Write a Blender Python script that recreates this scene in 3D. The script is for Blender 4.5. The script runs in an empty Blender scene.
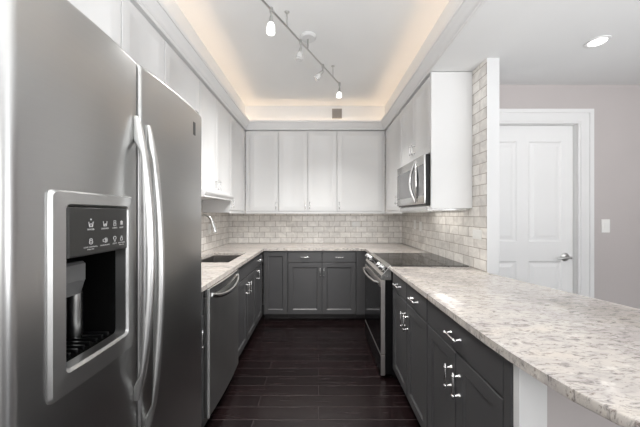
import bpy, bmesh, math, random
from mathutils import Vector, Matrix
random.seed(4)
S = bpy.context.scene
COL = S.collection
PI = math.pi

# ------------------------------------------------------------------ camera, world, lights, exposure
CAM_H = 1.345
cam = bpy.data.cameras.new('camera'); cam.lens = 36 * 270 / 640; cam.sensor_width = 36
cam.shift_x = 1.5 / 640; cam.shift_y = 1.0 / 640
cam.clip_start = 0.02
camo = bpy.data.objects.new('camera', cam); COL.objects.link(camo)
camo.location = (0, 0, CAM_H); camo.rotation_euler = (PI / 2, 0, 0)
S.camera = camo

world = bpy.data.worlds.new('daylight'); S.world = world; world.use_nodes = True
bg = world.node_tree.nodes['Background']
bg.inputs[0].default_value = (0.92, 0.96, 1.0, 1); bg.inputs[1].default_value = 1.0

S.view_settings.view_transform = 'Standard'; S.view_settings.look = 'None'
S.view_settings.gamma = 1; S.view_settings.exposure = 0.68
S.view_settings.use_curve_mapping = False
S.cycles.max_bounces = 10; S.cycles.diffuse_bounces = 6; S.cycles.glossy_bounces = 5
S.cycles.sample_clamp_indirect = 6.0

def area(name, loc, aim, sx, sy, power, color):
    l = bpy.data.lights.new(name, 'AREA'); l.shape = 'RECTANGLE'; l.size = sx; l.size_y = sy
    l.energy = power; l.color = color
    o = bpy.data.objects.new(name, l); COL.objects.link(o); o.location = loc
    o.rotation_euler = (Vector(aim) - Vector(loc)).to_track_quat('-Z', 'Y').to_euler()
    return o
# daylight through the wide living-room window behind the photographer, and the side window
area('window_daylight', (0.9, -4.42, 1.45), (0.9, 0, 1.45), 3.9, 2.0, 46, (1.0, 0.985, 0.965))
area('side_window_daylight', (3.72, -1.6, 1.5), (0, -1.6, 1.3), 2.4, 1.8, 18, (0.97, 0.985, 1.0))
# added unseen fill lamps, aimed up like bounced flash so the ceiling spreads their light
area('ceiling_fill', (-0.05, -0.15, 1.75), (-0.05, -0.149, 2.83), 0.9, 0.9, 26, (0.99, 0.995, 1.0))
area('ceiling_fill', (2.0, -0.6, 1.0), (2.0, -0.599, 2.5), 1.2, 1.2, 44, (0.99, 0.995, 1.0))
# the recessed downlight of the living side (its lens gives the light)
DOWNLIGHTS = [(1.86, 1.80)]

# ------------------------------------------------------------------ mesh builder
class MB:
    def __init__(self): self.bm = bmesh.new()
    def _merge(self, b):
        me = bpy.data.meshes.new('tmp'); b.to_mesh(me); b.free()
        self.bm.from_mesh(me); bpy.data.meshes.remove(me)
    def box(self, x0, x1, y0, y1, z0, z1, bev=0, seg=1):
        b = bmesh.new()
        bmesh.ops.create_cube(b, size=1)
        for v in b.verts:
            v.co = Vector(((x0 + x1) / 2 + v.co.x * (x1 - x0), (y0 + y1) / 2 + v.co.y * (y1 - y0), (z0 + z1) / 2 + v.co.z * (z1 - z0)))
        if bev: bmesh.ops.bevel(b, geom=b.edges[:], offset=bev, segments=seg, profile=0.5, affect='EDGES')
        bmesh.ops.recalc_face_normals(b, faces=b.faces[:])
        self._merge(b); return self
    def fbox(self, F, u0, u1, d0, d1, z0, z1, bev=0, seg=1):
        a = F(u0, d0, z0); c = F(u1, d1, z1)
        return self.box(min(a[0], c[0]), max(a[0], c[0]), min(a[1], c[1]), max(a[1], c[1]), min(a[2], c[2]), max(a[2], c[2]), bev, seg)
    def tube(self, pts, r, seg=12, cap=True, sq=(1, 1)):
        pts = [Vector(p) for p in pts]; n = len(pts)
        rs = r if isinstance(r, (list, tuple)) else [r] * n
        b = bmesh.new(); rings = []
        t0 = (pts[1] - pts[0]).normalized()
        up = Vector((0, 0, 1)) if abs(t0.z) < 0.9 else Vector((0, 1, 0))
        nx = t0.cross(up).normalized()
        for i, p in enumerate(pts):
            t = (pts[min(i + 1, n - 1)] - pts[max(i - 1, 0)]).normalized()
            nx = (nx - t * nx.dot(t)).normalized(); ny = t.cross(nx)
            rings.append([b.verts.new(p + (nx * math.cos(a) * sq[0] + ny * math.sin(a) * sq[1]) * rs[i]) for a in [2 * PI * k / seg for k in range(seg)]])
        for i in range(n - 1):
            for k in range(seg):
                b.faces.new((rings[i][k], rings[i][(k + 1) % seg], rings[i + 1][(k + 1) % seg], rings[i + 1][k]))
        if cap:
            b.faces.new(rings[0][::-1]); b.faces.new(rings[-1])
        bmesh.ops.recalc_face_normals(b, faces=b.faces[:])
        self._merge(b); return self
    def cyl(self, p0, p1, r0, r1=None, seg=16):
        return self.tube([p0, p1], [r0, r0 if r1 is None else r1], seg)
    def lathe(self, prof, origin, axis, seg=24):
        axis = Vector(axis).normalized(); o = Vector(origin)
        return self.tube([o + axis * (h + i * 1e-6) for i, (r, h) in enumerate(prof)], [max(r, 1e-4) for r, h in prof], seg) if False else self._lathe(prof, o, axis, seg)
    def _lathe(self, prof, o, ax, seg):
        b = bmesh.new(); up = Vector((0, 0, 1)) if abs(ax.z) < 0.9 else Vector((0, 1, 0))
        nx = ax.cross(up).normalized(); ny = ax.cross(nx); rings = []
        for r, h in prof:
            if r < 1e-5: rings.append([b.verts.new(o + ax * h)])
            else: rings.append([b.verts.new(o + ax * h + (nx * math.cos(a) + ny * math.sin(a)) * r) for a in [2 * PI * k / seg for k in range(seg)]])
        for A, B in zip(rings[:-1], rings[1:]):
            for k in range(seg):
                q = (k + 1) % seg
                if len(A) == 1 and len(B) == 1: continue
                if len(A) == 1: b.faces.new((A[0], B[q], B[k]))
                elif len(B) == 1: b.faces.new((A[k], A[q], B[0]))
                else: b.faces.new((A[k], A[q], B[q], B[k]))
        bmesh.ops.recalc_face_normals(b, faces=b.faces[:])
        self._merge(b); return self
    def prism(self, pts, fn, a, c, bev_top=0, seg=2):
        b = bmesh.new()
        A = [b.verts.new(fn(p, a)) for p in pts]; B = [b.verts.new(fn(p, c)) for p in pts]
        n = len(pts)
        b.faces.new(A[::-1]); b.faces.new(B)
        for i in range(n): b.faces.new((A[i], A[(i + 1) % n], B[(i + 1) % n], B[i]))
        if bev_top:
            es = [e for e in b.edges if (e.verts[0] in B and e.verts[1] in B) or (e.verts[0] in A and e.verts[1] in A)]
            bmesh.ops.bevel(b, geom=es, offset=bev_top, segments=seg, profile=0.5, affect='EDGES')
        bmesh.ops.recalc_face_normals(b, faces=b.faces[:])
        self._merge(b); return self
    def rings(self, loops, close_first=True, close_last=True):
        b = bmesh.new(); R = [[b.verts.new(p) for p in L] for L in loops]; n = len(loops[0])
        for A, B in zip(R[:-1], R[1:]):
            for k in range(n): b.faces.new((A[k], A[(k + 1) % n], B[(k + 1) % n], B[k]))
        if close_first: b.faces.new(R[0][::-1])
        if close_last: b.faces.new(R[-1])
        bmesh.ops.recalc_face_normals(b, faces=b.faces[:])
        self._merge(b); return self
    def shaker(self, F, u0, u1, z0, z1, d0=0.0, t=0.02, st=0.055, rec=0.009, slope=0.011, c=0.0018):
        def rect(i, d): return [F(u0 + i, d, z0 + i), F(u1 - i, d, z0 + i), F(u1 - i, d, z1 - i), F(u0 + i, d, z1 - i)]
        return self.rings([rect(0, d0), rect(0, d0 + t - c), rect(c, d0 + t), rect(st, d0 + t), rect(st + slope, d0 + t - rec)])
    def build(self, name, mat, parent=None, smooth=True, kind=None, label=None):
        me = bpy.data.meshes.new(name)
        root = parent; off = Vector((0, 0, 0))
        while root is not None:
            off += root.location; root = root.parent
        if parent is not None: bmesh.ops.translate(self.bm, verts=self.bm.verts[:], vec=-off)
        self.bm.to_mesh(me); self.bm.free()
        mats = mat if isinstance(mat, (list, tuple)) else [mat]
        for m in mats: me.materials.append(m)
        if smooth:
            for p in me.polygons: p.use_smooth = True
            me.set_sharp_from_angle(angle=math.radians(75 if name in ('handle', 'spout', 'spray_head', 'door_handle') else 32))
        o = bpy.data.objects.new(name, me); COL.objects.link(o)
        if parent is not None: o.parent = parent
        if kind: o['kind'] = kind
        if label: o['label'] = label
        return o

def thing(name, label, cat, loc, group=None):
    o = bpy.data.objects.new(name, None); COL.objects.link(o); o.location = loc; o.empty_display_size = 0.1
    o['label'] = label; o['category'] = cat
    if group: o['group'] = group
    return o
def tag(o, label, cat, group=None):
    o['label'] = label; o['category'] = cat
    if group: o['group'] = group
    return o

# ------------------------------------------------------------------ materials
def mat(name, color, rough=0.5, metal=0.0, spec=0.5, emit=None, estr=0.0, coat=0.0):
    m = bpy.data.materials.new(name); m.use_nodes = True
    p = m.node_tree.nodes['Principled BSDF']
    p.inputs['Base Color'].default_value = (*color, 1); p.inputs['Roughness'].default_value = rough
    p.inputs['Metallic'].default_value = metal; p.inputs['Specular IOR Level'].default_value = spec
    p.inputs['Coat Weight'].default_value = coat
    if emit: p.inputs['Emission Color'].default_value = (*emit, 1); p.inputs['Emission Strength'].default_value = estr
    return m
class NT:
    def __init__(self, m): self.t = m.node_tree; self.p = self.t.nodes['Principled BSDF']
    def n(self, typ, **kw):
        x = self.t.nodes.new(typ)
        for k, v in kw.items():
            if k in x.inputs: x.inputs[k].default_value = v
            else: setattr(x, k, v)
        return x
    def l(self, a, b): self.t.links.new(a, b)
    def ramp(self, fac, stops, interp='LINEAR'):
        r = self.t.nodes.new('ShaderNodeValToRGB'); r.color_ramp.interpolation = interp
        e = r.color_ramp.elements
        while len(e) < len(stops): e.new(0.5)
        for el, (pos, c) in zip(e, stops):
            el.position = pos; el.color = (*c, 1) if len(c) == 3 else c
        self.l(fac, r.inputs[0]); return r
    def mix(self, fac, a, b, mode='MIX'):
        x = self.t.nodes.new('ShaderNodeMix'); x.data_type = 'RGBA'; x.blend_type = mode
        for v, s in ((fac, x.inputs[0]), (a, x.inputs[6]), (b, x.inputs[7])):
            if hasattr(v, 'is_output'): self.l(v, s)
            elif isinstance(v, (int, float)): s.default_value = v
            else: s.default_value = (*v, 1)
        return x.outputs[2]
def noisy_paint(name, color, rough, amp=0.03, scale=3.0, bump=0.0, spec=0.5):
    m = mat(name, color, rough, spec=spec); N = NT(m)
    co = N.n('ShaderNodeTexCoord')
    no = N.n('ShaderNodeTexNoise', Scale=scale, Detail=4.0); N.l(co.outputs['Object'], no.inputs['Vector'])
    r = N.ramp(no.outputs['Fac'], [(0.3, tuple(c * (1 - amp) for c in color)), (0.7, tuple(min(1, c * (1 + amp)) for c in color))])
    N.l(r.outputs[0], N.p.inputs['Base Color'])
    if bump:
        n2 = N.n('ShaderNodeTexNoise', Scale=180.0, Detail=2.0); N.l(co.outputs['Object'], n2.inputs['Vector'])
        b = N.n('ShaderNodeBump', Strength=bump, Distance=0.002); N.l(n2.outputs['Fac'], b.inputs['Height']); N.l(b.outputs[0], N.p.inputs['Normal'])
    return m

M = {}
M['white_cab'] = noisy_paint('white_cabinet_paint', (0.68, 0.68, 0.68), 0.38, 0.01)
M['gap'] = mat('cabinet_shadow_board', (0.30, 0.30, 0.30), 0.7)
M['grey_cab'] = noisy_paint('charcoal_cabinet_paint', (0.074, 0.073, 0.075), 0.38, 0.05)
M['toe'] = mat('toe_kick_board', (0.035, 0.03, 0.03), 0.5)
M['ceiling'] = noisy_paint('ceiling_paint', (0.77, 0.775, 0.775), 0.8, 0.01, bump=0.05)
M['wall_paint'] = noisy_paint('mauve_grey_wall_paint', (0.49, 0.455, 0.45), 0.75, 0.015, bump=0.05)
M['white_trim'] = noisy_paint('white_trim_paint', (0.74, 0.74, 0.74), 0.35, 0.01)
M['door_paint'] = noisy_paint('white_door_paint', (0.78, 0.78, 0.78), 0.4, 0.01)
M['stub_paint'] = noisy_paint('pale_grey_wall_paint', (0.66, 0.665, 0.67), 0.6, 0.01)
M['chrome'] = mat('chrome', (0.85, 0.85, 0.85), 0.12, 1.0)
M['nickel'] = mat('brushed_nickel', (0.55, 0.55, 0.54), 0.28, 1.0)
M['blackglass'] = mat('black_glass', (0.006, 0.006, 0.007), 0.06, spec=0.5)
M['black'] = mat('black_plastic', (0.006, 0.006, 0.0065), 0.3, spec=0.3)
M['darkgrey'] = mat('dark_grey_case', (0.06, 0.06, 0.06), 0.4)
M['midgrey'] = mat('grey_enamel', (0.22, 0.22, 0.22), 0.4)
M['recess'] = mat('matt_black_recess', (0.004, 0.004, 0.004), 0.6, spec=0.08)
M['chutegrey'] = mat('chute_plastic', (0.16, 0.16, 0.16), 0.4)
M['edge'] = mat('lit_edge_paint', (0.5, 0.5, 0.5), 0.35, 0.3)  # pale non-metal grey puts the light on the dishwasher edge into the colour
M['gasket'] = mat('rubber_gasket', (0.02, 0.02, 0.02), 0.7)
M['plate'] = mat('white_plastic_plate', (0.82, 0.82, 0.80), 0.35)
M['slot'] = mat('socket_slots', (0.05, 0.05, 0.05), 0.5)
M['vent'] = mat('vent_metal', (0.30, 0.28, 0.265), 0.6)
M['print'] = mat('panel_print', (0.55, 0.55, 0.55), 0.5)
M['panel'] = mat('control_panel_grey', (0.035, 0.035, 0.034), 0.30)
M['mw_glass'] = mat('microwave_glass', (0.16, 0.16, 0.165), 0.12, 0.0, coat=0.6)
M['opal'] = mat('frosted_glass_lit', (0.95, 0.95, 0.95), 0.3, emit=(1, 0.98, 0.94), estr=1.3)
M['opal_dim'] = mat('frosted_glass_dim', (0.50, 0.50, 0.50), 0.12, emit=(1, 0.98, 0.94), estr=0.05)
M['lens'] = mat('downlight_lens_lit', (0.95, 0.95, 0.95), 0.4, emit=(1, 0.97, 0.93), estr=9.0)
M['hood_fill'] = mat('hood_fill_glow', (0.9, 0.9, 0.9), 0.4, emit=(1, 0.96, 0.90), estr=2.2)
M['led'] = mat('warm_led_tape', (0.9, 0.8, 0.6), 0.5, emit=(1.0, 0.74, 0.52), estr=6.0)

def steel(name, color, rough, axis_scale, bump=0.03, var=0.10):
    m = mat(name, color, rough, 1.0); N = NT(m)
    co = N.n('ShaderNodeTexCoord'); mp = N.n('ShaderNodeMapping'); mp.inputs['Scale'].default_value = axis_scale
    N.l(co.outputs['Object'], mp.inputs[0])
    no = N.n('ShaderNodeTexNoise', Scale=1.0, Detail=3.0); N.l(mp.outputs[0], no.inputs['Vector'])
    r = N.ramp(no.outputs['Fac'], [(0.25, (rough - 0.015,) * 3), (0.75, (rough + 0.02,) * 3)]); N.l(r.outputs[0], N.p.inputs['Roughness'])
    r2 = N.ramp(no.outputs['Fac'], [(0.25, tuple(c * (1 - var / 2) for c in color)), (0.75, tuple(c * (1 + var / 2) for c in color))]); N.l(r2.outputs[0], N.p.inputs['Base Color'])
    if bump:
        n3 = N.n('ShaderNodeTexNoise', Scale=2.2, Detail=1.0); N.l(co.outputs['Object'], n3.inputs['Vector'])
        b = N.n('ShaderNodeBump', Strength=bump, Distance=0.02); N.l(n3.outputs['Fac'], b.inputs['Height']); N.l(b.outputs[0], N.p.inputs['Normal'])
    return m
M['steel'] = steel('brushed_stainless', (0.49, 0.49, 0.485), 0.30, (3, 3, 260), bump=0.03, var=0.03)
M['steel_bright'] = steel('polished_stainless', (0.68, 0.68, 0.67), 0.2, (40, 40, 40), bump=0)
M['handlesteel'] = steel('handle_stainless', (0.74, 0.74, 0.73), 0.33, (3, 3, 3), bump=0, var=0.0)
M['steel_bezel'] = steel('satin_bezel', (0.56, 0.56, 0.555), 0.36, (3, 3, 260), bump=0, var=0.03)
M['steel_satin'] = steel('satin_stainless', (0.60, 0.57, 0.55), 0.42, (60, 60, 60), bump=0)
M['steel_dark'] = steel('black_stainless', (0.42, 0.42, 0.415), 0.42, (300, 6, 6), bump=0)
M['sinksteel'] = steel('sink_stainless', (0.30, 0.29, 0.28), 0.35, (60, 60, 60), bump=0)

def granite():
    m = mat('cream_granite', (0.7, 0.66, 0.62), 0.16); N = NT(m)
    co = N.n('ShaderNodeTexCoord')
    mp = N.n('ShaderNodeMapping'); mp.inputs['Scale'].default_value = (0.75, 2.1, 1); mp.inputs['Rotation'].default_value = (0, 0, 0.25)
    N.l(co.outputs['Object'], mp.inputs[0])
    big = N.n('ShaderNodeTexNoise', Scale=5.0, Detail=5.0, Roughness=0.6, Distortion=0.8); N.l(mp.outputs[0], big.inputs['Vector'])
    base = N.ramp(big.outputs['Fac'], [(0.30, (0.45, 0.415, 0.40)), (0.5, (0.57, 0.53, 0.495)), (0.72, (0.63, 0.575, 0.515))])
    vn = N.n('ShaderNodeTexNoise', Scale=25.0, Detail=8.0, Roughness=0.68, Distortion=1.2); N.l(mp.outputs[0], vn.inputs['Vector'])
    vm = N.ramp(vn.outputs['Fac'], [(0.51, (0, 0, 0)), (0.60, (0.5,) * 3), (0.68, (0.95,) * 3)])
    c1 = N.mix(vm.outputs[0], base.outputs[0], (0.15, 0.135, 0.135))
    sn = N.n('ShaderNodeTexNoise', Scale=55.0, Detail=5.0, Roughness=0.7, Distortion=0.6); N.l(mp.outputs[0], sn.inputs['Vector'])
    sm = N.ramp(sn.outputs['Fac'], [(0.57, (0, 0, 0)), (0.66, (0.85,) * 3)])
    c2 = N.mix(sm.outputs[0], c1, (0.20, 0.16, 0.145))
    wn = N.n('ShaderNodeTexNoise', Scale=26.0, Detail=4.0, Roughness=0.6); N.l(co.outputs['Object'], wn.inputs['Vector'])
    wm = N.ramp(wn.outputs['Fac'], [(0.58, (0, 0, 0)), (0.70, (0.6,) * 3)])
    c3 = N.mix(wm.outputs[0], c2, (0.74, 0.71, 0.67))
    N.l(c3, N.p.inputs['Base Color'])
    return m
M['granite'] = granite()

def tile(name, axis):
    m = mat(name, (0.6, 0.57, 0.54), 0.25); N = NT(m)
    co = N.n('ShaderNodeTexCoord'); sp = N.n('ShaderNodeSeparateXYZ'); N.l(co.outputs['Object'], sp.inputs[0])
    cb = N.n('ShaderNodeCombineXYZ'); N.l(sp.outputs['X' if axis == 'x' else 'Y'], cb.inputs[0])
    ad = N.n('ShaderNodeMath', operation='ADD'); N.l(sp.outputs['Z'], ad.inputs[0]); ad.inputs[1].default_value = -0.92 + 0.0815 * 40
    N.l(ad.outputs[0], cb.inputs[1])
    def brick(c1, c2, mo):
        b = N.n('ShaderNodeTexBrick'); b.offset = 0.5
        b.inputs['Scale'].default_value = 1; b.inputs['Brick Width'].default_value = 0.160; b.inputs['Row Height'].default_value = 0.0815
        b.inputs['Mortar Size'].default_value = 0.0028; b.inputs['Mortar Smooth'].default_value = 0.15; b.inputs['Bias'].default_value = 0
        b.inputs['Color1'].default_value = (*c1, 1); b.inputs['Color2'].default_value = (*c2, 1); b.inputs['Mortar'].default_value = (*mo, 1)
        N.l(cb.outputs[0], b.inputs['Vector']); return b
    b = brick((0.90, 0.875, 0.84), (0.73, 0.705, 0.675), (0.36, 0.315, 0.275))
    nz = N.n('ShaderNodeTexNoise', Scale=9.0, Detail=6.0, Roughness=0.6, Distortion=1.5); N.l(co.outputs['Object'], nz.inputs['Vector'])
    nr = N.ramp(nz.outputs['Fac'], [(0.35, (0.86, 0.855, 0.85)), (0.65, (1.08, 1.08, 1.07))])
    N.l(N.mix(1.0, b.outputs['Color'], nr.outputs[0], 'MULTIPLY'), N.p.inputs['Base Color'])
    rr = N.ramp(b.outputs['Fac'], [(0, (0.22,) * 3), (1, (0.8,) * 3)]); N.l(rr.outputs[0], N.p.inputs['Roughness'])
    bp = N.n('ShaderNodeBump', Strength=0.5, Distance=0.003); bp.invert = True
    N.l(b.outputs['Fac'], bp.inputs['Height']); N.l(bp.outputs[0], N.p.inputs['Normal'])
    return m
M['tile_x'] = tile('subway_tile_back', 'x'); M['tile_y'] = tile('subway_tile_side', 'y')

def floor_mat():
    m = mat('dark_hardwood', (0.03, 0.015, 0.015), 0.2); N = NT(m)
    co = N.n('ShaderNodeTexCoord')
    def brick(ms):
        b = N.n('ShaderNodeTexBrick'); b.offset = 0.37; b.inputs['Scale'].default_value = 1
        b.inputs['Brick Width'].default_value = 1.15; b.inputs['Row Height'].default_value = 0.118
        b.inputs['Mortar Size'].default_value = ms; b.inputs['Mortar Smooth'].default_value = 0.2; b.inputs['Bias'].default_value = 0
        b.inputs['Color1'].default_value = (0.010, 0.0046, 0.0050, 1); b.inputs['Color2'].default_value = (0.006, 0.0032, 0.0034, 1); b.inputs['Mortar'].default_value = (0.045, 0.033, 0.034, 1)
        N.l(co.outputs['Object'], b.inputs['Vector']); return b
    b = brick(0.0022)
    mp = N.n('ShaderNodeMapping'); mp.inputs['Scale'].default_value = (2.5, 45, 1); N.l(co.outputs['Object'], mp.inputs[0])
    g = N.n('ShaderNodeTexNoise', Scale=1.0, Detail=5.0); N.l(mp.outputs[0], g.inputs['Vector'])
    gr = N.ramp(g.outputs['Fac'], [(0.3, (0.88,) * 3), (0.7, (1.12,) * 3)])
    N.l(N.mix(1.0, b.outputs['Color'], gr.outputs[0], 'MULTIPLY'), N.p.inputs['Base Color'])
    rr = N.ramp(g.outputs['Fac'], [(0.3, (0.24,) * 3), (0.7, (0.28,) * 3)]); N.l(rr.outputs[0], N.p.inputs['Roughness'])
    bp = N.n('ShaderNodeBump', Strength=0.25, Distance=0.002); bp.invert = True
    N.l(b.outputs['Fac'], bp.inputs['Height']); N.l(bp.outputs[0], N.p.inputs['Normal'])
    return m
M['floor'] = floor_mat()

# ------------------------------------------------------------------ the setting
XL, XR, YB = -1.33, 1.243, 4.02          # kitchen walls
ZC, ZT = 2.50, 2.83                      # ceiling, tray ceiling
HX0, HX1, HY0, HY1 = -1.0, 0.91, -0.5, 3.69   # tray opening
YD = 2.40                                # wall with the white door
RX, RY = 3.8, -4.5

def struct(mb, name, m, **k): return mb.build(name, m, None, kind='structure', **k)
struct(MB().box(XL - 0.1, RX + 0.1, RY - 0.1, YB + 0.1, -0.08, 0), 'floor', M['floor'])
c = MB()
c.box(XL - 0.1, HX0, RY - 0.1, YB + 0.1, ZC, ZC + 0.1).box(HX1, RX + 0.1, RY - 0.1, YB + 0.1, ZC, ZC + 0.1)
c.box(HX0, HX1, HY1, YB + 0.1, ZC, ZC + 0.1).box(HX0, HX1, RY - 0.1, HY0, ZC, ZC + 0.1)
c.box(HX0 - 0.06, HX0, HY0 - 0.06, HY1 + 0.06, ZC + 0.1, ZT).box(HX1, HX1 + 0.06, HY0 - 0.06, HY1 + 0.06, ZC + 0.1, ZT)
c.box(HX0, HX1, HY1, HY1 + 0.06, ZC + 0.1, ZT).box(HX0, HX1, HY0 - 0.06, HY0, ZC + 0.1, ZT)
c.box(HX0 - 0.06, HX1 + 0.06, HY0 - 0.06, HY1 + 0.06, ZT, ZT + 0.08)
struct(c, 'ceiling', M['ceiling'])
struct(MB().box(XL - 0.1, XR + 0.08, YB, YB + 0.1, 0, ZC), 'wall_back', M['tile_x'])
struct(MB().box(XL - 0.1, XL, RY - 0.1, YB, 0, ZC), 'wall_left', M['tile_y'])
wr = MB().box(XR, XR + 0.092, 1.992, YB, 0, ZC)
for f in wr.bm.faces:
    f.material_index = 0 if f.normal.x < -0.5 else 1
struct(wr, 'wall_right', [M['tile_y'], M['stub_paint']])
# wall holding the white door (opening cut out of it)
DX0, DX1, DZ = 1.385, 2.298, 2.15
wd = MB().box(XR + 0.092, DX0, YD, YD + 0.12, 0, ZC).box(DX1, RX, YD, YD + 0.12, 0, ZC).box(DX0, DX1, YD, YD + 0.12, DZ, ZC)
struct(wd, 'wall_door_side', M['wall_paint'])
# living side: right wall and rear wall, each with a window opening
struct(MB().box(RX, RX + 0.1, RY, -2.85, 0, ZC).box(RX, RX + 0.1, -0.35, YD + 0.12, 0, ZC).box(RX, RX + 0.1, -2.85, -0.35, 0, 0.6).box(RX, RX + 0.1, -2.85, -0.35, 2.4, ZC), 'wall_living_side', M['wall_paint'])
struct(MB().box(XL, -1.1, RY - 0.1, RY, 0, ZC).box(2.9, RX, RY - 0.1, RY, 0, ZC).box(-1.1, 2.9, RY - 0.1, RY, 0, 0.4).box(-1.1, 2.9, RY - 0.1, RY, 2.45, ZC), 'wall_rear', M['wall_paint'])
# peninsula half wall: pale end panel next to the cabinets, mauve wall after it
struct(MB().box(0.612, 0.697, 0.823, 0.848, 0, 0.888), 'trim_2', M['white_trim'])
struct(MB().box(0.699, 1.30, 0.836, 0.8485, 0, 0.888).box(1.246, 1.30, 0.8485, 1.990, 0, 0.888), 'wall_peninsula', M['wall_paint'])
# crown moulding with a light trough, all round the tray
prof = [(0.0, ZC - 0.002), (0.014, ZC - 0.002), (0.02, ZC + 0.006), (0.02, ZC + 0.014), (0.028, ZC + 0.02), (0.034, ZC + 0.034), (0.045, ZC + 0.055),
        (0.058, ZC + 0.072), (0.062, ZC + 0.08), (0.07, ZC + 0.083), (0.072, ZC + 0.11), (0.06, ZC + 0.11), (0.05, ZC + 0.085), (0.03, ZC + 0.055), (0.0, ZC + 0.03)]
cm = MB()
loops = []
for d, z in prof:
    loops.append([(HX0 + d, HY0 + d, z), (HX1 - d, HY0 + d, z), (HX1 - d, HY1 - d, z), (HX0 + d, HY1 - d, z)])
loops.append(loops[0])
cm.rings(loops, False, False)
struct(cm, 'trim_1', M['white_trim'])

# door in the far right wall
def panel_door():
    x0, x1, z0, z1 = DX0 + 0.004, DX1 - 0.004, 0.008, DZ - 0.004
    yf = YD + 0.035
    mb = MB()
    stiles = [(x0, x0 + 0.115), ((x0 + x1) / 2 - 0.052, (x0 + x1) / 2 + 0.052), (x1 - 0.098, x1)]
    rails = [(z0, 0.22), (0.925, 1.10), (2.005, z1)]
    for a, b in stiles: mb.box(a, b, yf, yf + 0.04, z0, z1)
    for (a, b), (cc, d) in zip(stiles[:-1], stiles[1:]):
        for r0, r1 in rails: mb.box(b, cc, yf, yf + 0.04, r0, r1)
        for (q, r0), (r1, w) in zip(rails[:-1], rails[1:]):
            def rect(i, dy): return [(b + i, yf + dy, r0 + i), (cc - i, yf + dy, r0 + i), (cc - i, yf + dy, r1 - i), (b + i, yf + dy, r1 - i)]
            mb.rings([rect(0, 0.03), rect(0, 0.0), rect(0.014, 0.009), rect(0.028, 0.009), rect(0.055, 0.003)])
    return mb.build('door_1', M['door_paint'], None, smooth=False, kind='structure')
door = panel_door()
hd = MB()
hx, hz, hy = 2.222, 0.962, YD + 0.035
hd._lathe([(0.0, 0.012), (0.032, 0.011), (0.039, 0.0)], Vector((hx, hy, hz)), Vector((0, -1, 0)), 24)
hd.cyl((hx, hy - 0.008, hz), (hx, hy - 0.05, hz), 0.011)
hd.tube([(hx + 0.012, hy - 0.05, hz), (hx - 0.03, hy - 0.052, hz), (hx - 0.075, hy - 0.05, hz - 0.006), (hx - 0.105, hy - 0.045, hz - 0.008)], [0.011, 0.01, 0.008, 0.007])
hd.build('door_handle', M['nickel'], door, label='chrome lever handle')
cas = MB()
def casing_piece(p):  # stepped profile
    pass
W = 0.125
for i0, i1, t in ((0.0, W, 0.014), (0.018, W, 0.02), (W - 0.035, W, 0.028)):
    cas.box(DX1 + i0, DX1 + i1, YD - t, YD, 0, DZ + i1)
    cas.box(XR + 0.093, DX1 + i0, YD - t, YD, DZ + i0, DZ + i1)
    cas.box(XR + 0.093, max(DX0 - i0, XR + 0.0935), YD - t, YD, 0, DZ + i0)
cas.box(DX0, DX1, YD + 0.002, YD + 0.12, DZ - 0.003, DZ)
cas.box(DX1 - 0.003, DX1, YD + 0.002, YD + 0.12, 0, DZ)
struct(cas, 'trim_3', M['white_trim'], smooth=False)
struct(MB().box(DX1 + W, RX, YD - 0.015, YD, 0, 0.12, 0.004), 'baseboard_door_side', M['white_trim'])

# ------------------------------------------------------------------ cabinet helpers
def frame(kind, f):
    if kind == 'left': return lambda u, d, z: (f + d, u, z)      # faces +X, u = y
    if kind == 'right': return lambda u, d, z: (f - d, u, z)     # faces -X
    return lambda u, d, z: (u, f - d, z)                          # back, faces -Y
def pull(F, u, z, L, vert, d0, parent, m='chrome'):
    mb = MB()
    def Q(s, d): return F(u, d, z + s) if vert else F(u + s, d, z)
    h = L / 2
    for s in (-h * 0.72, h * 0.72):
        mb.tube([Q(s, d0 - 0.001), Q(s, d0 + 0.004), Q(s, d0 + 0.006), Q(s, d0 + 0.028)], [0.008, 0.008, 0.0045, 0.0045], 10)
        mb.tube([Q(s - 0.005, d0 + 0.029), Q(s - 0.003, d0 + 0.029), Q(s + 0.003, d0 + 0.029), Q(s + 0.005, d0 + 0.029)], [0.006, 0.0085, 0.0085, 0.006], 10)
    mb.tube([Q(-h, d0 + 0.029), Q(-h + 0.004, d0 + 0.029), Q(h - 0.004, d0 + 0.029), Q(h, d0 + 0.029)], [0.003, 0.0055, 0.0055, 0.003], 10)
    return mb.build('handle', M[m], parent, label='chrome bar handle')
G = 0.0022
def cab_door(F, u0, u1, z0, z1, t, m, hu=None, hz=None, L=0.105, name='door', st=0.055):
    o = MB().shaker(F, u0 + G, u1 - G, z0 + G, z1 - G, d0=0.001, st=st, rec=0.006 if m == 'white_cab' else 0.009).build(name, M[m], t)
    if hu is not None: pull(F, hu, hz, L, True, 0.021, o)
    return o
def cab_drawer(F, u0, u1, z0, z1, t, m, hu=None, L=0.11):
    o = MB().fbox(F, u0 + G, u1 - G, 0.001, 0.021, z0 + G, z1 - G, 0.0025).build('drawer', M[m], t)
    if hu is not None: pull(F, hu, (z0 + z1) / 2, L, False, 0.021, o)
    return o

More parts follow.
